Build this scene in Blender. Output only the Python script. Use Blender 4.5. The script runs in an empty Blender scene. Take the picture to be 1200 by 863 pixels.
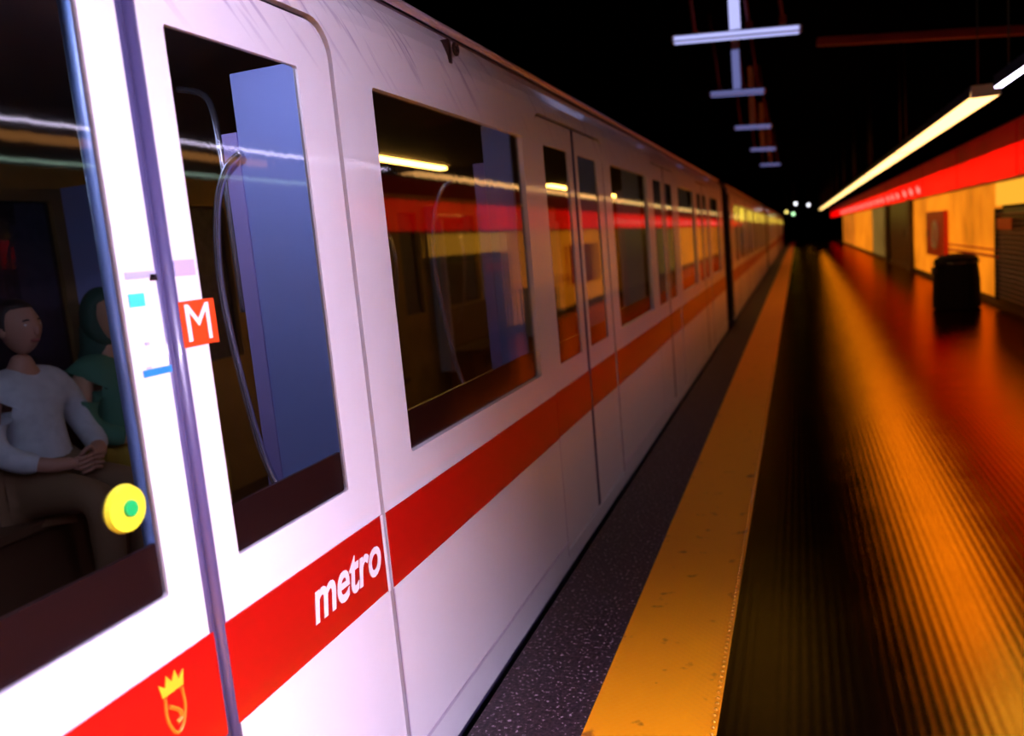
import bpy, bmesh, math, random
from mathutils import Vector, Matrix
from mathutils.geometry import tessellate_polygon
random.seed(3)
S = bpy.context.scene
COL = S.collection
PI = math.pi

# ---------------------------------------------------------------- camera
FPX = 956.0
cd = bpy.data.cameras.new('camera'); cam = bpy.data.objects.new('camera', cd); COL.objects.link(cam); S.camera = cam
cd.sensor_width = 36; cd.sensor_fit = 'HORIZONTAL'; cd.lens = 36*FPX/1200; cd.clip_start = .02; cd.clip_end = 300
def cam_axes():
    y = Vector((935-600, -(264-431.5), -FPX)).normalized()
    d = Vector((1210-600, -(7150-431.5), -FPX)).normalized()
    z = -d; z = (z - z.dot(y)*y).normalized()
    x = y.cross(z)
    return x, y, z
ax, ay, az = cam_axes()
m = Matrix((ax, ay, az))            # camera vector -> world vector
M4 = m.to_4x4(); M4.translation = Vector((0, 0, 1.5)); cam.matrix_world = M4
cd.dof.use_dof = True; cd.dof.focus_distance = 2.2; cd.dof.aperture_fstop = 2.0

# ---------------------------------------------------------------- world, exposure
w = bpy.data.worlds.new('world'); S.world = w; w.use_nodes = True
w.node_tree.nodes['Background'].inputs[0].default_value = (0, 0, 0, 1)
w.node_tree.nodes['Background'].inputs[1].default_value = 0
S.view_settings.view_transform = 'Standard'; S.view_settings.look = 'None'
S.view_settings.exposure = 0.0; S.view_settings.gamma = 1; S.view_settings.use_curve_mapping = False
S.cycles.max_bounces = 8; S.cycles.transparent_max_bounces = 12
S.cycles.sample_clamp_indirect = 6

# strengths of the lamps the station has
TUBE_NEAR = 470.0      # fittings beside the camera
TUBE_MID = 4.5        # next fittings
TUBE_FAR = 3.2        # warm fittings far down the platform
RED_GLOW = 1.3        # backlit red fascia
PANEL_GLOW = .85      # backlit orange wall panels

# ---------------------------------------------------------------- materials
def nt(name):
    mt = bpy.data.materials.new(name); mt.use_nodes = True
    t = mt.node_tree; b = t.nodes['Principled BSDF']
    return mt, t, b
def mat(name, col, rough=.5, metal=0, spec=.5, coat=0, noise=0, nscale=20, bump=0, emit=None, es=0, stretch=(1, 1, 1)):
    mt, t, b = nt(name)
    c = (*col, 1)
    b.inputs['Base Color'].default_value = c; b.inputs['Roughness'].default_value = rough
    b.inputs['Metallic'].default_value = metal; b.inputs['Specular IOR Level'].default_value = spec
    b.inputs['Coat Weight'].default_value = coat; b.inputs['Coat Roughness'].default_value = .08
    if emit: b.inputs['Emission Color'].default_value = (*emit, 1); b.inputs['Emission Strength'].default_value = es
    if noise or bump:
        g = t.nodes.new('ShaderNodeNewGeometry'); mp = t.nodes.new('ShaderNodeMapping'); n = t.nodes.new('ShaderNodeTexNoise')
        mp.inputs['Scale'].default_value = stretch
        t.links.new(g.outputs['Position'], mp.inputs[0]); t.links.new(mp.outputs[0], n.inputs['Vector'])
        n.inputs['Scale'].default_value = nscale; n.inputs['Detail'].default_value = 5
        if noise:
            r = t.nodes.new('ShaderNodeValToRGB')
            r.color_ramp.elements[0].position = .3; r.color_ramp.elements[1].position = .7
            r.color_ramp.elements[0].color = (*[v*(1-noise) for v in col], 1)
            r.color_ramp.elements[1].color = (*[min(1, v*(1+noise*.3)) for v in col], 1)
            t.links.new(n.outputs[0], r.inputs[0]); t.links.new(r.outputs[0], b.inputs['Base Color'])
        if bump:
            bp = t.nodes.new('ShaderNodeBump'); bp.inputs['Strength'].default_value = bump; bp.inputs['Distance'].default_value = .01
            t.links.new(n.outputs[0], bp.inputs['Height']); t.links.new(bp.outputs[0], b.inputs['Normal'])
    return mt
def lamp_mat(name, col, s):
    mt, t, b = nt(name); t.nodes.remove(b)
    e = t.nodes.new('ShaderNodeEmission'); e.inputs[0].default_value = (*col, 1); e.inputs[1].default_value = s
    t.links.new(e.outputs[0], t.nodes['Material Output'].inputs[0]); return mt

def glass_mat():
    mt, t, b = nt('tinted_window_glass'); t.nodes.remove(b)
    tr = t.nodes.new('ShaderNodeBsdfTransparent'); tr.inputs[0].default_value = (.80, .80, .82, 1)
    gl = t.nodes.new('ShaderNodeBsdfGlossy'); gl.inputs['Roughness'].default_value = .035; gl.inputs[0].default_value = (1, .97, .92, 1)
    fr = t.nodes.new('ShaderNodeFresnel'); fr.inputs[0].default_value = 1.6
    mx = t.nodes.new('ShaderNodeMixShader')
    g = t.nodes.new('ShaderNodeNewGeometry'); mp = t.nodes.new('ShaderNodeMapping'); n = t.nodes.new('ShaderNodeTexNoise')
    mp.inputs['Scale'].default_value = (1, 9, .25); n.inputs['Scale'].default_value = 2.2; n.inputs['Detail'].default_value = 3
    bp = t.nodes.new('ShaderNodeBump'); bp.inputs['Strength'].default_value = .03; bp.inputs['Distance'].default_value = .01
    L = t.links.new
    L(g.outputs['Position'], mp.inputs[0]); L(mp.outputs[0], n.inputs['Vector']); L(n.outputs[0], bp.inputs['Height'])
    L(bp.outputs[0], gl.inputs['Normal'])
    om = t.nodes.new('ShaderNodeMath'); om.operation = 'SUBTRACT'; om.inputs[0].default_value = 1; L(g.outputs['Backfacing'], om.inputs[1])
    ml = t.nodes.new('ShaderNodeMath'); ml.operation = 'MULTIPLY'; L(fr.outputs[0], ml.inputs[0]); L(om.outputs[0], ml.inputs[1]); L(ml.outputs[0], mx.inputs[0]); L(tr.outputs[0], mx.inputs[1]); L(gl.outputs[0], mx.inputs[2])
    L(mx.outputs[0], t.nodes['Material Output'].inputs[0]); return mt

def paint_mat():
    """white train paint, glossy clear coat, slanting scratches and wear on the upper band"""
    mt, t, b = nt('white_train_paint'); L = t.links.new; N = t.nodes.new
    b.inputs['Roughness'].default_value = .34; b.inputs['Coat Weight'].default_value = .5; b.inputs['Coat Roughness'].default_value = .06
    g = N('ShaderNodeNewGeometry'); mp = N('ShaderNodeMapping'); mp.inputs['Rotation'].default_value = (math.radians(38), 0, 0)
    mq = N('ShaderNodeMapping'); mq.inputs['Scale'].default_value = (1, 1.6, 30)
    n = N('ShaderNodeTexNoise'); n.inputs['Scale'].default_value = 1.6; n.inputs['Detail'].default_value = 6
    L(g.outputs['Position'], mp.inputs[0]); L(mp.outputs[0], mq.inputs[0]); L(mq.outputs[0], n.inputs['Vector'])
    r = N('ShaderNodeValToRGB'); r.color_ramp.elements[0].position = .33; r.color_ramp.elements[1].position = .42
    r.color_ramp.elements[0].color = (.50, .44, .58, 1); r.color_ramp.elements[1].color = (.82, .80, .84, 1)
    L(n.outputs[0], r.inputs[0])
    sx = N('ShaderNodeSeparateXYZ'); L(g.outputs['Position'], sx.inputs[0])
    mr = N('ShaderNodeMapRange'); mr.inputs[1].default_value = 1.98; mr.inputs[2].default_value = 2.12; L(sx.outputs['Z'], mr.inputs[0])
    mx = N('ShaderNodeMix'); mx.data_type = 'RGBA'; mx.inputs['A'].default_value = (.82, .80, .84, 1)
    L(mr.outputs[0], mx.inputs['Factor']); L(r.outputs[0], mx.inputs['B']); L(mx.outputs['Result'], b.inputs['Base Color'])
    return mt

def floor_mat():
    mt, t, b = nt('ribbed_rubber_floor'); L = t.links.new; N = t.nodes.new
    b.inputs['Base Color'].default_value = (.003, .0012, .0005, 1); b.inputs['Roughness'].default_value = .8; b.inputs['Specular IOR Level'].default_value = 0
    gb = t.nodes.new('ShaderNodeBsdfGlossy'); gb.distribution = 'BECKMANN'; gb.inputs[0].default_value = (.60, .24, .008, 1)
    g = N('ShaderNodeNewGeometry'); sx = N('ShaderNodeSeparateXYZ'); L(g.outputs['Position'], sx.inputs[0])
    mu = N('ShaderNodeMath'); mu.operation = 'MULTIPLY'; mu.inputs[1].default_value = 2*PI/.034; L(sx.outputs['X'], mu.inputs[0])
    sn = N('ShaderNodeMath'); sn.operation = 'SINE'; L(mu.outputs[0], sn.inputs[0])
    n = N('ShaderNodeTexNoise'); n.inputs['Scale'].default_value = 60; n.inputs['Detail'].default_value = 3; L(g.outputs['Position'], n.inputs['Vector'])
    ad = N('ShaderNodeMath'); ad.operation = 'MULTIPLY_ADD'; ad.inputs[1].default_value = .7; L(n.outputs[0], ad.inputs[0]); L(sn.outputs[0], ad.inputs[2])
    bp = N('ShaderNodeBump'); bp.inputs['Strength'].default_value = .12; bp.inputs['Distance'].default_value = .0009
    L(ad.outputs[0], bp.inputs['Height']); L(bp.outputs[0], gb.inputs['Normal'])
    ads = N('ShaderNodeAddShader'); L(b.outputs[0], ads.inputs[0]); L(gb.outputs[0], ads.inputs[1]); L(ads.outputs[0], t.nodes['Material Output'].inputs[0])
    n2 = N('ShaderNodeTexNoise'); n2.inputs['Scale'].default_value = 2.5; n2.inputs['Detail'].default_value = 4; L(g.outputs['Position'], n2.inputs['Vector'])
    mr = N('ShaderNodeMapRange'); mr.inputs[3].default_value = .21; mr.inputs[4].default_value = .29; L(n2.outputs[0], mr.inputs[0]); L(mr.outputs[0], gb.inputs['Roughness'])
    return mt

def granite_mat():
    mt, t, b = nt('dark_speckled_granite'); L = t.links.new; N = t.nodes.new
    g = N('ShaderNodeNewGeometry')
    n = N('ShaderNodeTexNoise'); n.inputs['Scale'].default_value = 75; n.inputs['Detail'].default_value = 4; L(g.outputs['Position'], n.inputs['Vector'])
    r = N('ShaderNodeValToRGB'); e = r.color_ramp.elements
    e[0].position = .38; e[0].color = (.005, .002, .004, 1); e[1].position = .62; e[1].color = (.055, .028, .038, 1)
    x = e.new(.67); x.color = (.5, .42, .48, 1)
    L(n.outputs[0], r.inputs[0]); L(r.outputs[0], b.inputs['Base Color']); b.inputs['Roughness'].default_value = .55
    bp = N('ShaderNodeBump'); bp.inputs['Strength'].default_value = .3; bp.inputs['Distance'].default_value = .003
    L(n.outputs[0], bp.inputs['Height']); L(bp.outputs[0], b.inputs['Normal']); return mt

def yellow_mat():
    mt, t, b = nt('yellow_tactile_paving'); L = t.links.new; N = t.nodes.new
    g = N('ShaderNodeNewGeometry'); mp = N('ShaderNodeMapping'); mp.inputs['Rotation'].default_value = (0, 0, PI/4)
    L(g.outputs['Position'], mp.inputs[0])
    sx = N('ShaderNodeSeparateXYZ'); L(mp.outputs[0], sx.inputs[0]); s = []
    for k in 'XY':
        mu = N('ShaderNodeMath'); mu.operation = 'MULTIPLY'; mu.inputs[1].default_value = 2*PI/.022; L(sx.outputs[k], mu.inputs[0])
        q = N('ShaderNodeMath'); q.operation = 'SINE'; L(mu.outputs[0], q.inputs[0]); s.append(q)
    mm = N('ShaderNodeMath'); mm.operation = 'MAXIMUM'; L(s[0].outputs[0], mm.inputs[0]); L(s[1].outputs[0], mm.inputs[1])
    bp = N('ShaderNodeBump'); bp.inputs['Strength'].default_value = .35; bp.inputs['Distance'].default_value = .0012
    L(mm.outputs[0], bp.inputs['Height']); L(bp.outputs[0], b.inputs['Normal'])
    n = N('ShaderNodeTexNoise'); n.inputs['Scale'].default_value = 11; n.inputs['Detail'].default_value = 6; L(g.outputs['Position'], n.inputs['Vector'])
    r = N('ShaderNodeValToRGB'); e = r.color_ramp.elements
    e[0].position = .27; e[0].color = (.42, .12, .008, 1); e[1].position = .36; e[1].color = (1, .37, .001, 1)
    L(n.outputs[0], r.inputs[0]); L(r.outputs[0], b.inputs['Base Color']); b.inputs['Roughness'].default_value = .5
    return mt

def panel_mat(name, col, s):
    """backlit cream-orange wall panel, glow uneven like a tired lightbox"""
    mt, t, b = nt(name); L = t.links.new; N = t.nodes.new
    g = N('ShaderNodeNewGeometry'); n = N('ShaderNodeTexNoise'); n.inputs['Scale'].default_value = .9; n.inputs['Detail'].default_value = 4
    L(g.outputs['Position'], n.inputs['Vector'])
    mr = N('ShaderNodeMapRange'); mr.inputs[1].default_value = .3; mr.inputs[2].default_value = .7; mr.inputs[3].default_value = s*.6; mr.inputs[4].default_value = s*1.3
    L(n.outputs[0], mr.inputs[0]); L(mr.outputs[0], b.inputs['Emission Strength'])
    b.inputs['Base Color'].default_value = (*[.3*c for c in col], 1); b.inputs['Emission Color'].default_value = (*col, 1)
    b.inputs['Roughness'].default_value = .5; b.inputs['Specular IOR Level'].default_value = .1
    return mt

M = dict(
    paint=paint_mat(), glass=glass_mat(), floor=floor_mat(), granite=granite_mat(), yellow=yellow_mat(),
    stud=mat('yellow_stud', (.85, .36, .03), .25, coat=.5),
    red=mat('red_stripe_paint', (.46, .003, .002), .35, coat=.5),
    white=mat('white_vinyl', (.85, .85, .88), .4),
    seal=mat('blue_black_rubber_seal', (.075, .065, .16), .38, coat=.3),
    gap=mat('dark_seam', (.03, .02, .04), .6),
    black=mat('black_enamel', (.012, .008, .010), .35),
    brownb=mat('dark_brown_window_band', (.030, .010, .008), .3),
    roof=mat('grimy_roof_paint', (.10, .08, .11), .6, noise=.4),
    gutter=mat('pale_gutter_metal', (.62, .55, .66), .3, metal=.3),
    under=mat('dark_underframe', (.01, .01, .015), .8),
    inwall=mat('dim_interior_lining', (.32, .19, .06), .6, noise=.3, nscale=3),
    infloor=mat('interior_rubber_floor', (.05, .03, .025), .5),
    inceil=mat('interior_ceiling', (.10, .06, .05), .6),
    screen=mat('pale_blue_draught_screen', (.40, .48, .95), .4),
    screenr=mat('lilac_screen_edge', (.50, .42, .85), .4),
    steel=mat('brushed_handrail_steel', (.75, .70, .78), .22, metal=.85),
    bluepole=mat('blue_grey_grab_pole', (.20, .32, .58), .4, metal=0),
    seat=mat('dark_moulded_seat', (.10, .05, .025), .45),
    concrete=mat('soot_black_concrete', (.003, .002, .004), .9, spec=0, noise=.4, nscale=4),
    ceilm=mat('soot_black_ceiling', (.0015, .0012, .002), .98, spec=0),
    ballast=mat('track_ballast', (.02, .018, .016), .9, noise=.5, nscale=30, bump=.5),
    railm=mat('worn_rail_steel', (.35, .3, .28), .3, metal=1),
    wallbase=mat('dark_brown_wall_tile', (.07, .025, .012), .45, noise=.3, nscale=8),
    reddk=mat('dark_red_ceiling_beam', (.22, .012, .015), .5),
    redrod=mat('rust_red_rod', (.25, .03, .035), .5),
    bar=mat('lavender_white_bracket_paint', (.72, .74, .95), .4),
    shutter=mat('blackened_louvre_slat', (.6, .38, .33), .4, metal=.2),
    bin=mat('black_litter_bin_plastic', (.004, .004, .005), .7, spec=.1),
    cabinet=mat('red_hose_cabinet', (.75, .03, .012), .4, emit=(1, .04, .01), es=0),
    skin=mat('skin', (.50, .26, .18), .55), skin2=mat('skin_warm', (.60, .36, .22), .55),
    hair=mat('dark_brown_hair', (.02, .012, .01), .6), hair2=mat('dark_green_headscarf', (.03, .10, .07), .7),
    shirt=mat('pale_grey_shirt', (.55, .60, .64), .8, noise=.15), trous=mat('brown_trousers', (.20, .12, .06), .8),
    green=mat('green_cardigan', (.06, .22, .14), .8), mustard=mat('mustard_skirt', (.45, .30, .03), .8),
    shoe=mat('dark_shoe', (.02, .015, .015), .5), eye=mat('eye_white', (.7, .7, .7), .3), lip=mat('lip', (.35, .1, .09), .5),
    btny=mat('yellow_button_ring', (.90, .85, .03), .35), btng=mat('green_button_centre', (.01, .42, .10), .35),
    orange=mat('orange_red_sticker', (.80, .06, .006), .4), teal=mat('teal_sticker', (.05, .60, .50), .4),
    lilac=mat('lilac_sticker', (.50, .42, .78), .4), blue=mat('blue_sticker', (.02, .22, .62), .4), grey=mat('grey_sticker', (.42, .42, .58), .4),
    gold=mat('gold_yellow_crest_paint', (.95, .50, .02), .4), goldd=mat('orange_crest_paint', (.90, .20, .01), .4),
    orp=panel_mat('orange_backlit_panel', (1, .26, .008), PANEL_GLOW), orp2=panel_mat('deep_orange_backlit_panel', (.9, .22, .012), PANEL_GLOW*.7),
    olive=panel_mat('olive_dim_panel', (.35, .2, .04), PANEL_GLOW*.5),
    header=lamp_mat('yellow_lightbox', (1, .42, .03), 1.15),
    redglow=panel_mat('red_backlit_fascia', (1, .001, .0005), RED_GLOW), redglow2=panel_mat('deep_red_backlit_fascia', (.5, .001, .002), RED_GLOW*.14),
    redmark=lamp_mat('pink_sign_mark', (1, .25, .2), 1.6),
    tnear=lamp_mat('lavender_white_diffuser_bright', (.80, .66, 1.0), TUBE_NEAR), tmid=lamp_mat('white_diffuser', (1, .50, .16), TUBE_MID), tline=lamp_mat('cool_white_diffuser', (.76, .68, 1), 15),
    cove=lamp_mat('amber_cove_lamp', (1, .42, .12), 2.2), covew=lamp_mat('pale_cove_lamp', (.6, .9, .75), 4),
    tfar=lamp_mat('warm_yellow_diffuser', (1, .60, .20), TUBE_FAR),
    cabin=lamp_mat('cabin_lamp_cool', (.50, .66, 1), 26), cabwarm=lamp_mat('cabin_lamp_warm', (1, .52, .08), 26),
    barlamp=lamp_mat('lavender_lamp_and_glow', (.50, .52, 1), 1.1), barlamp2=lamp_mat('dim_lavender_lamp_and_glow', (.30, .32, .8), .45), screenfill=lamp_mat('cool_screen_fill', (.62, .66, 1), 45),  # bracket strips, also the post glow; last one is an added fill light
    winglow=lamp_mat('yellow_window_glow', (1, .72, .06), 5),  # added glow for the far car windows
    sgreen=lamp_mat('signal_green', (.5, 1, .5), 5), swhite=lamp_mat('signal_white', (.9, .9, 1), 6), syellow=lamp_mat('signal_yellow', (1, .8, .2), 4),
)

# ---------------------------------------------------------------- mesh helpers
def link(name, me, mt, parent=None):
    o = bpy.data.objects.new(name, me); COL.objects.link(o)
    if mt is not None and not me.materials: me.materials.append(mt)
    if parent is not None: o.parent = parent
    return o
def build(name, bm, mt, parent=None, smooth=False):
    bmesh.ops.recalc_face_normals(bm, faces=bm.faces)
    me = bpy.data.meshes.new(name); bm.to_mesh(me); bm.free()
    if smooth:
        for p in me.polygons: p.use_smooth = True
    return link(name, me, mt, parent)
def box(bm, x0, x1, y0, y1, z0, z1, bev=0):
    r = bmesh.ops.create_cube(bm, size=1)
    for v in r['verts']:
        v.co = Vector((x0+(v.co.x+.5)*(x1-x0), y0+(v.co.y+.5)*(y1-y0), z0+(v.co.z+.5)*(z1-z0)))
    if bev:
        es = list({e for v in r['verts'] for e in v.link_edges})
        bmesh.ops.bevel(bm, geom=es, offset=bev, segments=2, affect='EDGES', profile=.6)
    return bm
def bx(name, mt, parent, *a, bev=0):
    bm = bmesh.new(); box(bm, *a, bev=bev); return build(name, bm, mt, parent)
def tube(bm, pts, r, n=8, caps=True):
    pts = [Vector(p) for p in pts]; rs = r if isinstance(r, (list, tuple)) else [r]*len(pts)
    rings = []; prev = None
    for i, p in enumerate(pts):
        d = (pts[min(i+1, len(pts)-1)]-pts[max(i-1, 0)]).normalized()
        a = prev if prev is not None else (Vector((1, 0, 0)) if abs(d.x) < .9 else Vector((0, 1, 0)))
        a = (a - a.dot(d)*d).normalized(); prev = a; b = d.cross(a)
        rings.append([bm.verts.new(p+rs[i]*(math.cos(2*PI*k/n)*a+math.sin(2*PI*k/n)*b)) for k in range(n)])
    for i in range(len(rings)-1):
        for k in range(n): bm.faces.new((rings[i][k], rings[i][(k+1) % n], rings[i+1][(k+1) % n], rings[i+1][k]))
    if caps: bm.faces.new(rings[0]); bm.faces.new(rings[-1])
def smooth_pts(pts, n=6):
    P = [Vector(p) for p in pts]; P = [P[0]]+P+[P[-1]]; out = []
    for i in range(1, len(P)-2):
        a, b, c, d = P[i-1:i+3]
        for k in range(n):
            t = k/n
            out.append(.5*((2*b)+(c-a)*t+(2*a-5*b+4*c-d)*t*t+(3*b-a-3*c+d)*t**3))
    out.append(P[-2]); return out
def tb(name, mt, parent, pts, r, n=8, sm=True):
    bm = bmesh.new(); tube(bm, smooth_pts(pts) if sm else pts, r, n); return build(name, bm, mt, parent, True)
def plate(bm, loops, x_out, x_in):
    """flat plate in the YZ plane between x_in and x_out; loops[0] outline, others holes; points (y,z)"""
    flat = [p for lp in loops for p in lp]
    tris = tessellate_polygon([[Vector((p[0], p[1], 0)) for p in lp] for lp in loops])
    vo = [bm.verts.new((x_out, p[0], p[1])) for p in flat]; vi = [bm.verts.new((x_in, p[0], p[1])) for p in flat]
    for t in tris:
        try: bm.faces.new([vo[i] for i in t]); bm.faces.new([vi[i] for i in reversed(t)])
        except ValueError: pass
    k = 0
    for lp in loops:
        n = len(lp)
        for i in range(n):
            a, b = k+i, k+(i+1) % n
            bm.faces.new((vo[a], vo[b], vi[b], vi[a]))
        k += n
def rrect(y0, y1, z0, z1, r=(0, 0, 0, 0), n=6):
    """rounded rectangle; r = radii at (y0z0, y1z0, y1z1, y0z1)"""
    out = []
    for (cy, cz, a0, rr) in ((y0, z0, PI, r[0]), (y1, z0, 1.5*PI, r[1]), (y1, z1, 0, r[2]), (y0, z1, .5*PI, r[3])):
        if rr <= 0: out.append((cy, cz)); continue
        sy = 1 if cy == y0 else -1; sz = 1 if cz == z0 else -1
        for k in range(n+1):
            a = a0+.5*PI*k/n; out.append((cy+sy*rr+rr*math.cos(a), cz+sz*rr+rr*math.sin(a)))
    return out
def thing(name, label, cat, loc=(0, 0, 0), group=None):
    o = bpy.data.objects.new(name, None); COL.objects.link(o); o.location = loc; o.empty_display_size = .1
    o['label'] = label; o['category'] = cat
    if group: o['group'] = group
    return o
def tag(o, label, cat, group=None):
    o['label'] = label; o['category'] = cat
    if group: o['group'] = group
    return o
def struct(o): o['kind'] = 'structure'; return o
def copy_tree(o, parent=None, name=None):
    c = o.copy(); COL.objects.link(c); c.parent = parent
    for ch in list(o.children): copy_tree(ch, c)
    return c
def text_mesh(name, s, size, mt, parent, loc, shear=0, bold=0, ext=.0008, sx=1):
    cu = bpy.data.curves.new(name, 'FONT'); cu.body = s; cu.size = size; cu.shear = shear; cu.offset = bold; cu.extrude = ext; cu.resolution_u = 4
    o = bpy.data.objects.new('tmp', cu); COL.objects.link(o)
    me = bpy.data.meshes.new_from_object(o.evaluated_get(bpy.context.evaluated_depsgraph_get()))
    bpy.data.objects.remove(o); bpy.data.curves.remove(cu)
    for v in me.vertices: x, y, z = v.co; v.co = (z, x*sx, y)
    me.materials.clear(); q = link(name, me, mt, parent); q.location = loc; return q

# ---------------------------------------------------------------- the station shell
Y0, Y1 = -7.0, 92.0
PX = -1.045                       # platform edge
struct(bx('floor', M['floor'], None, -.29, 2.9, Y0, Y1, -.25, 0))
t1 = struct(bx('trim_1', M['granite'], None, PX, -.69, Y0, Y1, -.25, 0))
t2 = struct(bx('trim_2', M['yellow'], None, -.69, -.29, Y0, Y1, -.25, .004))
bm = bmesh.new(); bmesh.ops.create_uvsphere(bm, u_segments=8, v_segments=5, radius=.0075)
for v in bm.verts: v.co.z *= .7
sm = None
for i in range(230):
    if sm is None: o = build('stud', bm, M['stud'], t2, True); sm = o.data
    else: o = link('stud', sm, None, t2)
    o.location = (-.303, 1.6+i*.034, .004)
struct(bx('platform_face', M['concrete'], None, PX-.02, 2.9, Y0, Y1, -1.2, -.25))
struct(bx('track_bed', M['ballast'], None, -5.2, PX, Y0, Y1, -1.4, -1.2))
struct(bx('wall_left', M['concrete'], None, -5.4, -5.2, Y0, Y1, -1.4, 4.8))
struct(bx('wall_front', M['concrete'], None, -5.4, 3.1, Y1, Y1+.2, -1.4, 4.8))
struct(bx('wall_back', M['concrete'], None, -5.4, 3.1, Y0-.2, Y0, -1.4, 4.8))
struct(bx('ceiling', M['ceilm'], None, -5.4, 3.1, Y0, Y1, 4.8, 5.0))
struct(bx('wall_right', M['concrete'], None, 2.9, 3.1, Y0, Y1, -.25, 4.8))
struct(bx('baseboard_right', M['wallbase'], None, 2.84, 2.9, Y0, Y1, 0, .12))
for x in (-1.75, -3.2):
    bm = bmesh.new(); box(bm, x-.035, x+.035, Y0, Y1, -1.06, -1.02); box(bm, x-.01, x+.01, Y0, Y1, -1.18, -1.06); box(bm, x-.07, x+.07, Y0, Y1, -1.2, -1.18)
    struct(build('trim_3' if x > -2 else 'trim_4', bm, M['railm']))

# wall panels, one after the other along the right wall
WX = 2.86
segs = [  # y0, y1, material, z0, z1, label
    (-6.8, 3.0, 'wallbase', 'dark brown wall panel beside the near end of the platform'),
    (3.05, 10.9, 'wallbase', 'dark brown wall panel just before the louvred shutter'),
    (14.15, 18.3, 'orp', 'glowing orange wall panel between the louvred shutter and the red hose cabinet'),
    (18.35, 24.0, 'orp', 'glowing orange wall panel behind the red hose cabinet'),
    (31.0, 36.8, 'olive', 'dim olive brown wall panel just past the dark doorway'),
    (36.9, 48.0, 'orp', 'glowing orange wall panel beyond the dim olive one'),
    (48.1, 60.0, 'orp2', 'deep orange red wall panel farthest along the platform')]
for (a, b, k, lab) in segs:
    t = thing('wall_panel', lab, 'wall panel', (WX, (a+b)/2, .12))
    L = (b-a)/2
    n = max(1, round((b-a)/1.5)); st = (b-a)/n
    for i in range(n):
        bx('panel', M[k], t, 0, .04, -L+i*st+.012, -L+(i+1)*st-.012, 0, 1.74)
    bx('backing', M['wallbase'], t, .03, .04, -L, L, 0, 1.75)
# dark doorway
d = struct(bx('door_1', M['black'], None, 2.87, 2.9, 24.9, 30.1, .12, 2.0))
bx('door_handle', M['steel'], d, 2.84, 2.87, 26.0, 26.05, .9, 1.1)
for y in (24.1, 30.2):
    struct(bx('trim_5' if y < 25 else 'trim_6', M['wallbase'], None, 2.78, 2.9, y, y+.75, 0, 1.95))
# red backlit fascia
for i in range(17):
    a = 8.4+i*4.4
    if a > 78: break
    lab = ['red backlit fascia box %s' % s for s in ('directly above the louvred shutter', 'above the orange panel and litter bin', 'above the red hose cabinet', 'between hose cabinet and dark doorway', 'over the dark doorway')]
    l = lab[i] if i < 5 else 'red backlit fascia box above the far part of the wall'
    f = thing('fascia_box', l, 'sign', (2.78, a, 1.87), 'red fascia boxes over the far wall' if i >= 5 else None)
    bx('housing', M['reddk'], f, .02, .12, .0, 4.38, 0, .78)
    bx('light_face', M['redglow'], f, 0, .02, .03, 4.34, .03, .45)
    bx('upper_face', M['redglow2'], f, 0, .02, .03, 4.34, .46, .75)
    if 3 <= i <= 11:
        for k in range(3):
            bm = bmesh.new(); y = .5+k*1.35
            tube(bm, smooth_pts([(-.008, y, .12), (-.008, y+.1, .25), (-.008, y+.25, .16), (-.008, y+.45, .3)], 3), .016, 5)
            build('mark', bm, M['redmark'], f)
# red double rail on the wall
bm = bmesh.new(); tube(bm, [(-.0, 0, 0), (0, 4.3, 0)], .022, 8); tube(bm, [(0, 0, .1), (0, 4.3, .1)], .016, 8)
for y in (.1, 2.1, 4.2): tube(bm, [(0, y, 0), (.06, y, 0)], .012, 6); tube(bm, [(0, y, .1), (.06, y, .1)], .012, 6)
o = build('wall_rail', bm, M['cabinet']); o.location = (2.8, 14.0, .76); tag(o, 'thin double red rail running along the orange wall behind the litter bin', 'rail')

# louvred shutter and its yellow lightbox
t = thing('louvred_shutter', 'black louvred shutter with pale slats at the right frame edge', 'shutter', (2.8, 11.0, .12))
bx('frame', M['black'], t, .03, .06, 0, 3.1, 0, 1.36)
for i in range(19):
    o = bx('slat', M['shutter'], t, -.022, .022, .06, 3.04, -.004, .004)
    o.location = (.0, 0, .06+i*.067); o.rotation_euler = (0, math.radians(38), 0)
for y in (0, 3.06): bx('post', M['black'], t, -.03, .03, y, y+.04, 0, 1.36)
bx('notice', M['orange'], t, -.035, -.03, 2.0, 2.9, 1.05, 1.22)
o = bx('header_lightbox', M['header'], None, 2.79, 2.87, 11.0, 14.1, 1.52, 1.85, bev=.01); tag(o, 'yellow lit header box above the black louvred shutter', 'light')

# hose cabinet
t = thing('hose_cabinet', 'red hose cabinet on the orange wall behind the litter bin', 'cabinet', (2.76, 18.6, .58))
bx('case', M['cabinet'], t, 0, .09, 0, 2.4, 0, .95, bev=.01)
bm = bmesh.new(); tube(bm, [(-.02, 1.0+.28*math.cos(a*PI/12), .45+.28*math.sin(a*PI/12)) for a in range(25)], .03, 6, caps=False); build('hose_ring', bm, M['white'], t, True)
bx('door_handle', M['steel'], t, -.02, 0, 2.1, 2.14, .4, .55)

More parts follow.
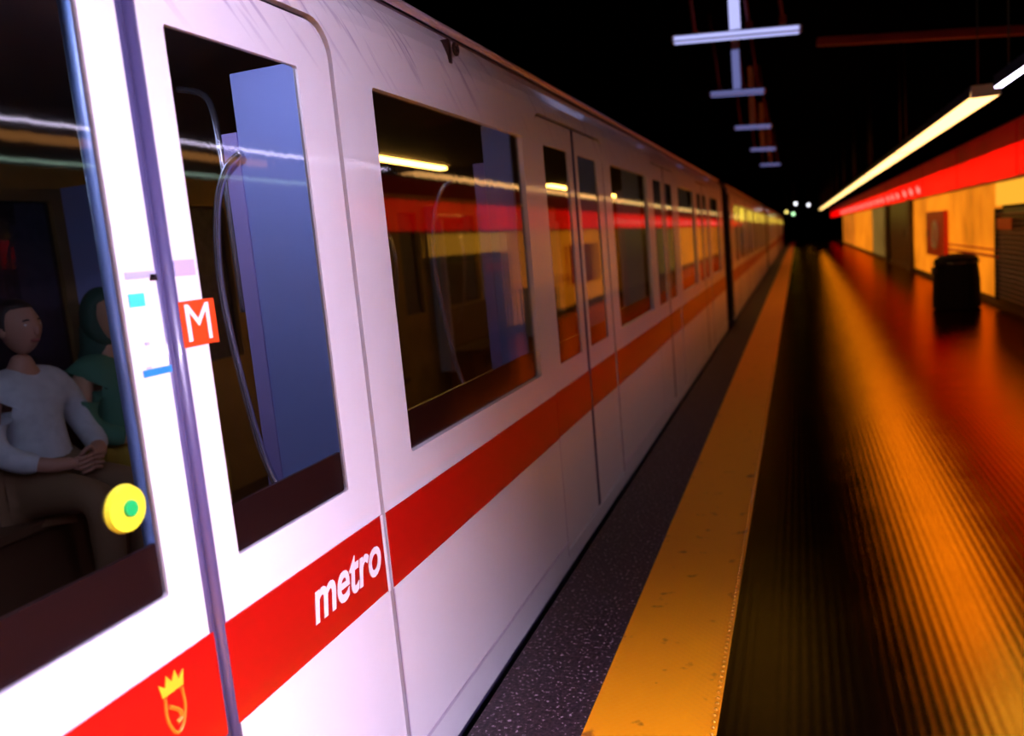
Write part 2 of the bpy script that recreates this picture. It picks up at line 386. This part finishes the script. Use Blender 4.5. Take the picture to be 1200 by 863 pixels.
# litter bin
t = thing('litter_bin', 'squat black litter bin standing on the platform before the orange wall', 'bin', (2.28, 14.25, 0))
bm = bmesh.new()
prof = [(.0, .0), (.30, .0), (.34, .03), (.33, .45), (.30, .70), (.31, .72), (.31, .77), (.24, .82), (.10, .85), (0, .855)]
vs = []
for (r, z) in prof[1:-1]: vs.append([bm.verts.new((r*math.cos(2*PI*k/20), r*math.sin(2*PI*k/20), z)) for k in range(20)])
for i in range(len(vs)-1):
    for k in range(20): bm.faces.new((vs[i][k], vs[i][(k+1) % 20], vs[i+1][(k+1) % 20], vs[i+1][k]))
bm.faces.new(vs[0]); bm.faces.new(vs[-1]); build('bin_body', bm, M['bin'], t)
bm = bmesh.new(); tube(bm, [(.318*math.cos(a*PI/12), .318*math.sin(a*PI/12), .71) for a in range(25)], .014, 6, caps=False); build('rim', bm, M['black'], t)
bx('opening_flap', M['black'], t, -.335, -.27, -.12, .12, .56, .66)

# ---------------------------------------------------------------- strip lights over the platform
TX, TZ = 1.43, 2.37
def strip(y0, y1, mt, label, group=None, w=.105):
    t = thing('strip_light', label, 'light', (TX, y0, TZ), group); L = y1-y0
    bx('diffuser', mt, t, -w, w, 0, L, 0, .045, bev=.003)
    bx('housing', M['black'], t, -w*1.02, w*1.02, 0, L, .045, .085)
    if mt is M['tnear']:
        for i in range(int(L/.12)+1): bx('light_baffle', M['black'], t, -w-.13, w+.13, i*.12-.002, i*.12+.002, -.11, .085)  # added unseen baffles, make the light fall off along the train
    else:
        for q in (-1, 1): bx('side_rail', M['black'], t, *sorted((q*(w+.001), q*(w+.006))), 0, L, .004, .085)  # rails added to keep sideways light off the train
    for y in (.3, L-.3): tb('hanger', M['black'], t, [(0, y, .08), (0, y, 2.43)], .006, 5, False)
    for y in (-.012, L): bx('end_cap', M['gutter'], t, -w, w, y, y+.012, -.005, .09)
    return t
strip(-4.5, -1.2, M['tmid'], 'bright strip light hanging over the platform behind the camera')
strip(-.9, 1.5, M['tnear'], 'bright lavender white strip light hanging right above the camera')
strip(2.65, 7.1, M['tline'], 'white strip light nearest in view, cut by the right frame edge', w=.027)
strip(7.55, 12.9, M['tmid'], 'long white strip light second in the row from the right frame edge')
strip(12.95, 18.4, M['tmid'], 'white strip light joining the warm yellow ones down the platform')
t = thing('cove_light', 'amber cove light high on the near wall, mirrored in the door windows', 'light', (2.8, 2.0, 2.42))
bx('amber_diffuser', M['cove'], t, 0, .03, 0, 5.2, .14, .20)
bx('pale_diffuser', M['covew'], t, 0, .03, 0, 7.0, 0, .015)
bx('backing', M['black'], t, .03, .1, 0, 7.0, -.03, .26)
far = [strip(18.45+i*5, 23.4+i*5, M['tfar'], 'warm yellow strip light in the far half of the row', 'far yellow strip lights') for i in range(8)]

# ---------------------------------------------------------------- hanging brackets over the platform edge
def bracket(y, z, half, cx, label, tilt=4.5, group=None):
    t = thing('hanging_bracket', label, 'bracket', (cx, y, z), group)
    b = math.radians(tilt)
    o = bx('crossbar', M['bar'], t, -half, half, -.05, .05, -.035, .035, bev=.012); o.rotation_euler = (0, b, 0)
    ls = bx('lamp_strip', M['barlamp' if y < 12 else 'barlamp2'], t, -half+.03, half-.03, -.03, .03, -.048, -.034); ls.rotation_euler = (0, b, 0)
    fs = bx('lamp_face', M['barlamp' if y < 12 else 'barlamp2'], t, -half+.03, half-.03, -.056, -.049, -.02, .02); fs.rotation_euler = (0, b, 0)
    bx('post', M['bar'], t, -.05, .05, -.03, .03, .03, 4.8-z)
    if y < 15: bx('post_glow', M['barlamp' if y < 12 else 'barlamp2'], t, -.056, .056, -.036, .036, .045, .62)  # glowing sleeve added to make the post look lit, no lamp there
    for s in (-.62, .22, .72):
        tb('tie_rod', M['redrod'], t, [(half*s, 0, .04), (half*s-.1, 0, 4.8-z)], .018, 6, False)
        bx('clamp', M['redrod'], t, half*s-.035, half*s+.035, -.04, .04, .02, .10)
    return t
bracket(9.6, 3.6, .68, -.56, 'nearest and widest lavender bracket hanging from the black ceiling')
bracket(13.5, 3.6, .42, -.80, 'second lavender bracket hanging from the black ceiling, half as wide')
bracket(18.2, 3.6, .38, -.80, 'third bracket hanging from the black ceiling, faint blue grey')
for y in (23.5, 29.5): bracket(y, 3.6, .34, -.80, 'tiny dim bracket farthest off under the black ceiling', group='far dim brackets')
o = bx('ceiling_beam', M['reddk'], None, -1.3, 1.3, -.05, .05, -.05, .05, bev=.01); o.location = (1.6, 11.4, 3.6); o.rotation_euler = (0, math.radians(6), math.radians(0))
tag(o, 'dim dark red beam crossing above the right side of the platform', 'beam')

# small signal lamps at the far end
for (x, y, z, k, lab) in ((-.1, 70, 3.2, 'swhite', 'small white signal lamp highest at the far tunnel mouth'), (.9, 74, 3.1, 'swhite', 'small white signal lamp rightmost at the far tunnel mouth'),
                     (-.8, 68, 2.6, 'syellow', 'small yellow signal lamp left of the green one at the tunnel mouth'), (-.3, 68, 2.4, 'sgreen', 'small green signal lamp at the far tunnel mouth')):
    t = thing('signal_lamp', lab, 'signal', (x, y, z))
    bm = bmesh.new(); bmesh.ops.create_uvsphere(bm, u_segments=12, v_segments=8, radius=.085); build('lens', bm, M[k], t, True)
    bx('casing', M['black'], t, -.16, .16, .05, .25, -.18, .18)
    bx('hanger', M['black'], t, -.02, .02, .12, .16, .18, 4.8-z)

# ---------------------------------------------------------------- the train
SX = -1.10        # side plane of the cars
DOORS = [-2.54+3.08*k for k in range(5)]           # start of each door pair, 1.37 wide
WINS = [a+1.57 for a in DOORS]                      # start of each fixed window, 1.32 wide
CY0, CY1 = -3.6, 13.3
def car_body(t):
    bm = bmesh.new()
    outer = [(CY0, -.035), (CY1, -.035), (CY1, 2.14), (CY0, 2.14)]
    holes = [rrect(a-.002, a+1.372, .045, 2.113, (.01, .01, .09, .09)) for a in DOORS] + [rrect(a, a+1.32, .94, 1.985, (.012,)*4, 2) for a in WINS]
    # door openings rounded at the top corners, window openings between them
    plate(bm, [outer]+holes, SX, SX-.023)
    build('body_side', bm, M['paint'], t)
    prof = [(SX, 2.14), (SX-.006, 2.18), (SX-.022, 2.225), (SX-.05, 2.265), (SX-.07, 2.275)]
    bm = bmesh.new(); r = []
    for y in (CY0, CY1): r.append([bm.verts.new((x, y, z)) for x, z in prof]+[bm.verts.new((x-.03, y, z-.01)) for x, z in reversed(prof)])
    n = len(r[0])
    for k in range(n): bm.faces.new((r[0][k], r[0][(k+1) % n], r[1][(k+1) % n], r[1][k]))
    bm.faces.new(r[0]); bm.faces.new(r[1]); build('cove_panel', bm, M['paint'], t, False)
    bm = bmesh.new(); tube(bm, [(SX-.045, CY0, 2.293), (SX-.045, CY1, 2.293)], .014, 8); build('gutter', bm, M['gutter'], t, True)
    roofp = [(-1.16, 2.28), (-1.3, 2.40), (-1.6, 2.50), (-2.0, 2.56), (-2.5, 2.58), (-3.0, 2.56), (-3.4, 2.50), (-3.7, 2.40), (-3.86, 2.28), (-3.9, 2.1), (-3.9, 0), (-3.84, 0), (-3.84, 2.2), (-1.2, 2.2)]
    bm = bmesh.new(); r = [[bm.verts.new((x, y, z)) for x, z in roofp] for y in (CY0, CY1)]; n = len(roofp)
    for k in range(n): bm.faces.new((r[0][k], r[0][(k+1) % n], r[1][(k+1) % n], r[1][k]))
    bm.faces.new(r[0]); bm.faces.new(r[1]); build('roof', bm, M['roof'], t)
    sk = [(SX, -.035), (SX-.008, -.06), (SX-.03, -.11), (SX-.08, -.2), (SX-.12, -.4), (SX-.16, -.4), (SX-.09, 0)]
    bm = bmesh.new(); r = [[bm.verts.new((x, y, z)) for x, z in sk] for y in (CY0, CY1)]; n = len(sk)
    for k in range(n): bm.faces.new((r[0][k], r[0][(k+1) % n], r[1][(k+1) % n], r[1][k]))
    bm.faces.new(r[0]); bm.faces.new(r[1]); build('skirt', bm, M['seal'], t)
    bx('underframe', M['under'], t, -3.85, -1.3, CY0+.1, CY1-.1, -.6, -.05)
    for y in (CY0, CY1-.06):
        bx('end_wall', M['under'], t, -3.86, -1.13, y, y+.06, -.05, 2.27)
        bx('end_pillar', M['black'], t, -1.16, SX+.006, y, y+.06, 0, 2.14)
def stripe_piece(name, t, y0, y1, x=SX):
    bx(name, M['red'], t, x-.002, x+.002, y0, y1, .605, .82)
def make_door(t, a, first):
    split = a+.685
    for s in (0, 1):
        y0, y1 = (a+.008, split-.017) if s == 0 else (split+.017, a+1.362)
        rad = (.01, .01, 0, .085) if s == 0 else (.01, .01, .085, 0)
        g0, g1 = (a+.14, split-.11) if s == 0 else (split+.09, split+.53)
        bm = bmesh.new(); X = SX-.006
        plate(bm, [rrect(y0, y1, .05, 2.10, rad), rrect(g0, g1, .935, 1.98, (.006,)*4, 2)], X, X-.0125)
        leaf = build('door_leaf', bm, M['paint'], t)
        bx('window_pane', M['glass'], leaf, X-.012, X-.006, g0, g1, .935, 1.98)
        bx('lower_band', M['brownb'], leaf, X-.022, X-.013, g0, g1, .935, 1.035)
        bm = bmesh.new(); ye = y1 if s == 0 else y0
        tube(bm, [(X-.014, ye, .05), (X-.014, ye, 2.10)], .0165, 10); build('edge_seal', bm, M['seal'], leaf, True)
        stripe_piece('red_stripe', leaf, y0+.012 if s == 0 else y0, y1, X+.001)
        if s == 1: bx('stripe_end', M['white'], leaf, X-.003, X+.004, y1-.014, y1-.001, .60, .82)
        if first: yield leaf
    bm = bmesh.new(); plate(bm, [rrect(a-.025, a+1.395, .02, 2.135, (.01, .01, .1, .1)), rrect(a+.03, a+1.34, .07, 2.08, (.01, .01, .07, .07))], SX-.024, SX-.032)
    build('door_gasket', bm, M['gap'], t)
def interior(t):
    bx('cabin_floor', M['infloor'], t, -3.84, -1.16, CY0+.06, CY1-.06, -.02, .02)
    bx('cabin_ceiling', M['inceil'], t, -3.84, -1.2, CY0+.06, CY1-.06, 2.17, 2.2)
    bm = bmesh.new()
    holes = [rrect(a, a+1.32, .94, 1.985, (.01,)*4, 2) for a in WINS]+[rrect(a+.14, a+.58, .94, 1.985, (.01,)*4, 2) for a in DOORS]+[rrect(a+.79, a+1.23, .94, 1.985, (.01,)*4, 2) for a in DOORS]
    plate(bm, [[(CY0+.06, .02), (CY1-.06, .02), (CY1-.06, 2.17), (CY0+.06, 2.17)]]+holes, -3.78, -3.82)
    build('far_lining', bm, M['inwall'], t)
    for a in WINS:
        bx('window_pane', M['glass'], t, SX-.022, SX-.016, a-.005, a+1.325, .935, 1.99)
        bx('lower_band', M['brownb'], t, SX-.034, SX-.023, a, a+1.32, .94, 1.055)
        bx('far_pane', M['glass'], t, -3.815, -3.81, a, a+1.32, .93, 1.99)
        for far in (0, 1):
            s = -1 if far else 1; x0 = -3.78 if far else -1.18
            bm = bmesh.new(); e = x0-s*.45
            box(bm, min(x0, e), max(x0, e), a-.02, a+1.34, .42, .47, bev=.01)
            box(bm, min(x0, x0-s*.07), max(x0, x0-s*.07), a-.02, a+1.34, .47, .93, bev=.01)
            box(bm, min(x0-s*.05, x0-s*.35), max(x0-s*.05, x0-s*.35), a, a+1.32, .02, .42)
            build('bench_seat', bm, M['seat'], t)
            for ys in (a-.10, a+1.40):
                sw = .30 if 2 < ys < (4 if far else 3) else .13
                ob = bx('draught_screen', M['screen'], t, min(x0, x0-s*sw), max(x0, x0-s*sw), ys-.012, ys+.012, .25, 2.06, bev=.004)
                bx('screen_edge', M['screenr'], ob, *( (x0-s*sw-.05, x0-s*sw) if s > 0 else (x0-s*sw, x0-s*sw+.05)), ys-.016, ys+.016, .25, 1.90)
                X = x0-s*.36
                tb('handrail', M['steel'], ob, [(x0-s*.28, ys-.03, 1.84), (X+s*.02, ys-.03, 1.80), (X-s*.03, ys-.03, 1.68), (X-s*.05, ys-.03, 1.45), (X-s*.01, ys-.03, 1.1), (X+s*.03, ys-.03, .92), (x0-s*.26, ys-.03, .78)], .011, 8)
    for a in DOORS[:]:
        tb('grab_pole', M['steel'], t, [(-2.5, a+.68, .02), (-2.5, a+.68, 2.17)], .016, 8, False)
    for i, y in enumerate((-3.0, 1.0, 4.6, 8.6, 11.6)):
        bx('cabin_lamp', M['cabin' if i == 1 else 'cabwarm'], t, -2.53, -2.47, y, y+(.8 if i == 1 else 1.2), 2.15, 2.17)
def make_car(label, near):
    t = thing('train_car', label, 'train', (0, 0, 0), None)
    car_body(t)
    ends = [CY0+.06]+[v for a in DOORS for v in (a-.004, a+1.374)]+[CY1-.06]
    for i in range(0, len(ends), 2):
        stripe_piece('red_stripe', t, ends[i], ends[i+1])
        bx('sill_strip', M['gutter'], t, SX-.001, SX+.004, ends[i], ends[i+1], .085, .095) if i > 3 else None
    leaves = []
    for k, a in enumerate(DOORS): leaves.append(list(make_door(t, a, True)))
    interior(t)
    # panel joints below the stripe
    for a in DOORS:
        for y in (a-.004, a+1.374): bx('panel_joint', M['gutter'], t, SX-.001, SX+.0015, y-.003, y+.003, .02, .60)
    return t, leaves
car, leaves = make_car('white metro car with red stripe, nearest the camera, sliding doors shut', True)
cars = []
for i, lab in enumerate(('second metro car coupled beyond the black gap behind the nearest car', 'third metro car far down the platform', 'last metro car at the far end of the platform')):
    c = copy_tree(car); c.location = (0, 18.32*(i+1), 0); c['label'] = lab; cars.append(c)
    bx('window_glow', M['winglow'], c, -1.14, -1.135, CY0+.4, CY1-.3, 1.70, 1.97)  # added glowing strip behind the glass, stands for yellow light in the windows
for i in range(3):
    bm = bmesh.new(); y = CY1+18.32*i
    for k in range(5): box(bm, -3.6+.02*(k % 2), -1.32-.03*(k % 2), y+.01+k*.28, y+.28+k*.28, -.1, 2.15-.03*(k % 2))
    o = build('gangway_bellows', bm, M['under']); o['label'] = ['black bellows between the nearest and second metro cars', 'black bellows between the second and third metro cars', 'black bellows between the third and last metro cars'][i]; o['category'] = 'bellows'

# details of the nearest door pair (split line at y = 1.225)
LL, RL = leaves[1]
XP = SX-.006
text_mesh('lettering', 'metro', .155, M['white'], RL, (XP+.004, 1.533, .676), shear=.22, bold=.003, sx=.84)
# orange sticker with a white M, partly on the glass
stk = bx('logo_sticker', M['orange'], RL, XP+.0005, XP+.002, 1.246, 1.345, 1.374, 1.462)
text_mesh('logo_letter', 'M', .105, M['white'], RL, (XP+.0025, 1.252, 1.384), bold=0, sx=1.0)
for (l, y0, y1, z0, z1, k) in ((LL, 1.128, 1.20, 1.512, 1.524, 'grey'), (LL, 1.128, 1.165, 1.462, 1.486, 'teal'), (LL, 1.135, 1.205, 1.336, 1.349, 'blue'), (RL, 1.25, 1.305, 1.510, 1.54, 'lilac'), (LL, 1.185, 1.203, 1.506, 1.518, 'black'), (LL, 1.15, 1.16, 1.392, 1.398, 'grey'), (LL, 1.145, 1.157, 1.35, 1.354, 'lilac')):
    bx('sticker', M[k], l, XP+.0005, XP+.0018, y0, y1, z0, z1)
# door button
def disc(name, mt, parent, y, z, r, x0, x1, ry=1):
    bm = bmesh.new(); n = 28
    a = [bm.verts.new((x0, y+r*ry*math.cos(2*PI*k/n), z+r*math.sin(2*PI*k/n))) for k in range(n)]
    b = [bm.verts.new((x1, y+r*ry*.92*math.cos(2*PI*k/n), z+r*.92*math.sin(2*PI*k/n))) for k in range(n)]
    for k in range(n): bm.faces.new((a[k], a[(k+1) % n], b[(k+1) % n], b[k]))
    bm.faces.new(a); bm.faces.new(b); return build(name, bm, mt, parent)
disc('door_button', M['btny'], LL, 1.052, 1.122, .043, XP-.0059, XP+.004)
disc('button_centre', M['btng'], LL, 1.055, 1.122, .015, XP+.005, XP+.010)
bx('screen_fill', M['screenfill'], car, -1.40, -1.22, 1.50, 1.62, 2.135, 2.17)  # added fill light, kept out of view, brightens the draught screen
# gold crest on the stripe of the left leaf
bm = bmesh.new(); cy, cz, X = 1.085, .731, XP+.004
tube(bm, smooth_pts([(X, cy-.021, cz+.03), (X, cy-.023, cz-.005), (X, cy-.013, cz-.035), (X, cy, cz-.045), (X, cy+.013, cz-.035), (X, cy+.023, cz-.005), (X, cy+.021, cz+.03)], 4), .0036, 6)
build('crest_shield', bm, M['goldd'], LL)
bm = bmesh.new(); tube(bm, smooth_pts([(X, cy-.014, cz+.012), (X, cy-.004, cz+.004), (X, cy+.008, cz-.008), (X, cy+.01, cz-.022), (X, cy-.002, cz-.026)], 4), .0045, 6); build('crest_mark', bm, M['goldd'], LL)
bm = bmesh.new()
plate(bm, [[(cy-.026, cz+.034), (cy+.026, cz+.034), (cy+.031, cz+.062), (cy+.017, cz+.05), (cy+.011, cz+.07), (cy, cz+.053), (cy-.011, cz+.07), (cy-.017, cz+.05), (cy-.031, cz+.062)]], X+.001, X-.001)
build('crest_crown', bm, M['gold'], LL)
# lifting eye on the cove above the first fixed window
HY, HZ = 2.72, 2.205
bm = bmesh.new(); box(bm, SX-.03, SX+.004, HY-.022, HY+.0, HZ-.05, HZ+.03, bev=.004)
tube(bm, [(SX+.012, HY+.016+.018*math.cos(a*PI/6), HZ+.018*math.sin(a*PI/6)) for a in range(13)], .007, 6, caps=False)
build('lifting_eye', bm, M['brownb'], car)
# blue-grey grab pole behind the left leaf glass
tb('door_pole', M['bluepole'], car, [(-1.42, 1.40, .02), (-1.42, 1.40, 2.17)], .013, 8, False)
tb('arm_rail', M['steel'], car, [(-1.95, 2.35, 2.14), (-1.80, 2.3, 2.08), (-1.76, 2.28, 1.9), (-1.75, 2.27, 1.6), (-1.74, 2.26, 1.38)], .011, 8)

# ---------------------------------------------------------------- passengers seated on the far bench
def skin_mesh(name, joints, edges, mt, parent, sub=2):
    me = bpy.data.meshes.new(name); me.from_pydata([j[0] for j in joints], edges, []); me.update()
    o = bpy.data.objects.new(name, me); COL.objects.link(o)
    md = o.modifiers.new('s', 'SKIN'); md.use_smooth_shade = True
    for i, j in enumerate(joints):
        r = j[1]; me.skin_vertices[0].data[i].radius = r if isinstance(r, tuple) else (r, r)
    me.skin_vertices[0].data[0].use_root = True
    sb = o.modifiers.new('u', 'SUBSURF'); sb.levels = sub; sb.render_levels = sub
    nm = bpy.data.meshes.new_from_object(o.evaluated_get(bpy.context.evaluated_depsgraph_get()))
    bpy.data.objects.remove(o)
    for p in nm.polygons: p.use_smooth = True
    nm.name = name
    nm.materials.clear()
    return link(name, nm, mt, parent)
def ellipsoid(bm, c, r, u=16, v=12, fn=None):
    q = bmesh.ops.create_uvsphere(bm, u_segments=u, v_segments=v, radius=1)
    for vv in q['verts']:
        p = vv.co.copy()
        if fn: p = fn(p)
        vv.co = Vector((c[0]+p.x*r[0], c[1]+p.y*r[1], c[2]+p.z*r[2]))
def person(label, loc, sk, top, bottom, hairm, woman, sc=1.0):
    """seated, facing +x; origin on the cabin floor below the hips"""
    t = thing('person', label, 'person', loc); t.scale = (sc,)*3
    # head and neck, neck to hands as one body surface under the clothes
    J = [((0, 0, .56), .13), ((.0, 0, .72), .12), ((-.02, 0, .90), .125), ((-.03, 0, 1.02), .09), ((-.015, 0, 1.09), .052), ((0, 0, 1.16), .05)]
    E = [(0, 1), (1, 2), (2, 3), (3, 4), (4, 5)]
    for s in (-1, 1):
        b = len(J)
        J += [((-.03, s*.165, .99), .052), ((0, s*.22, .86), .046), ((.04, s*.235, .765), .043), ((.115, s*.20, .715), .040), ((.22, s*.13, .68), .034), ((.27, s*.05, .675), (.026, .034))]
        E += [(3, b)]+[(b+q, b+q+1) for q in range(5)]
        b = len(J)
        J += [((.05, s*.09, .54), .10), ((.44, s*.10, .53), .066), ((.42, s*.10, .25), .052), ((.40, s*.10, .07), .036), ((.50, s*.11, .035), .036)]
        E += [(0, b), (b, b+1), (b+1, b+2), (b+2, b+3), (b+3, b+4)]
    skin_mesh('body', J, E, sk, t)
    # head with shaped skull, jaw, nose, ears
    bm = bmesh.new()
    def hd(p):
        q = p.copy()
        if p.z < 0: q.y *= 1+.30*p.z; q.x *= 1+.12*p.z
        if p.x > 0 and p.z > .35: q.x *= .93
        return q
    ellipsoid(bm, (.015, 0, 1.27), (.098, .078, .118), fn=hd)
    ellipsoid(bm, (.112, 0, 1.255), (.017, .012, .022), 8, 6)
    for s in (-1, 1): ellipsoid(bm, (.0, s*.077, 1.26), (.018, .010, .028), 8, 6)
    build('head', bm, sk, t, True)
    bm = bmesh.new()
    for s in (-1, 1): ellipsoid(bm, (.092, s*.030, 1.282), (.010, .014, .008), 8, 6)
    build('eyes', bm, M['eye'], t, True)
    bm = bmesh.new(); ellipsoid(bm, (.094, 0, 1.212), (.010, .025, .008), 8, 6); build('mouth', bm, M['lip'], t, True)
    bm = bmesh.new()
    for s in (-1, 1): tube(bm, [(.100, s*.016, 1.300), (.103, s*.03, 1.305), (.094, s*.046, 1.300)], .004, 5)
    build('eyebrows', bm, M['hair'], t)
    bm = bmesh.new()
    if woman:
        def hf(p):
            q = p.copy()
            if p.z < -.1: q.y *= 1.12; q.x = min(q.x, .25)
            if p.x > .3 and p.z < .55: q.x = .3
            return q
        ellipsoid(bm, (-.005, 0, 1.27), (.118, .102, .150), 20, 14, hf)
        tube(bm, smooth_pts([(-.05, .0, 1.22), (-.07, 0, 1.08), (-.09, 0, .98)], 4), [.09]*4+[.10]*4+[.11], 12)
        build('headscarf', bm, hairm, t, True)
    else:
        def hf(p):
            q = p.copy()
            if p.x > .25 and p.z < .62: q.x = .25
            if p.z < -.25: q.z = -.25
            return q
        ellipsoid(bm, (-.005, 0, 1.29), (.108, .086, .112), 20, 14, hf); build('hair', bm, hairm, t, True)
    # clothing over the body
    J = [((0, 0, .56), .155), ((.0, 0, .72), (.15, .135)), ((-.02, 0, .90), (.155, .14)), ((-.03, 0, 1.03), (.12, .10)), ((-.018, 0, 1.10), .068)]
    E = [(0, 1), (1, 2), (2, 3), (3, 4)]
    for s in (-1, 1):
        b = len(J)
        J += [((-.03, s*.175, 1.0), .085), ((0, s*.225, .86), .068), ((.04, s*.24, .765), .062), ((.115, s*.205, .715), .056), ((.20, s*.15, .69), .050)]; E += [(3, b)]+[(b+q, b+q+1) for q in range(4)]
    skin_mesh('cardigan' if woman else 'shirt', J, E, top, t)
    J = [((0, 0, .55), .15)]; E = []
    for s in (-1, 1):
        b = len(J); w = 1.2 if woman else 1
        J += [((.06, s*.09, .55), .115*w), ((.44, s*.10, .54), .082*w), ((.43, s*.10, .28), .068*w), ((.41, s*.10, .13 if not woman else .2), .06*w)]
        E += [(0, b), (b, b+1), (b+1, b+2), (b+2, b+3)]
    skin_mesh('skirt' if woman else 'trousers', J, E, bottom, t)
    for s in (-1, 1):
        bm = bmesh.new(); box(bm, .36, .60, s*.105-.04, s*.105+.04, 0, .075, bev=.025); build('shoe', bm, M['shoe'], t, True)
        # hand: palm with four unequal curled fingers and a side thumb
        px, py, pz = .285, s*.035, .668
        J = [((px-.03, s*.075, .675), (.022, .03)), ((px, py, pz), (.018, .036)), ((px+.018, py-s*.03, pz), (.014, .034))]; E = [(0, 1), (1, 2)]
        hand = skin_mesh('hand', J, E, sk, t)
        bm = bmesh.new()
        for k, ln in enumerate((.062, .070, .066, .050)):
            zz = pz+.03-k*.02
            tube(bm, smooth_pts([(px+.02, py-s*.035, zz), (px+.03, py-s*(.035+ln*.4), zz-.002), (px+.024, py-s*(.035+ln*.75), zz-.006), (px+.008, py-s*(.035+ln*.95), zz-.01)], 3), .0085, 6)
        tube(bm, smooth_pts([(px-.005, py, pz+.03), (px+.012, py-s*.02, pz+.055), (px+.018, py-s*.045, pz+.062)], 3), .010, 6)
        build('fingers', bm, sk, hand, True)
    return t
person('dark-haired man in a pale grey shirt sitting behind the left door window', (-3.42, 2.80, .02), M['skin'], M['shirt'], M['trous'], M['hair'], False, 1.05)
person('woman in green top, headscarf and mustard skirt sitting beside the man in the pale shirt', (-3.42, 3.31, .02), M['skin2'], M['green'], M['mustard'], M['hair2'], True, 1.05)
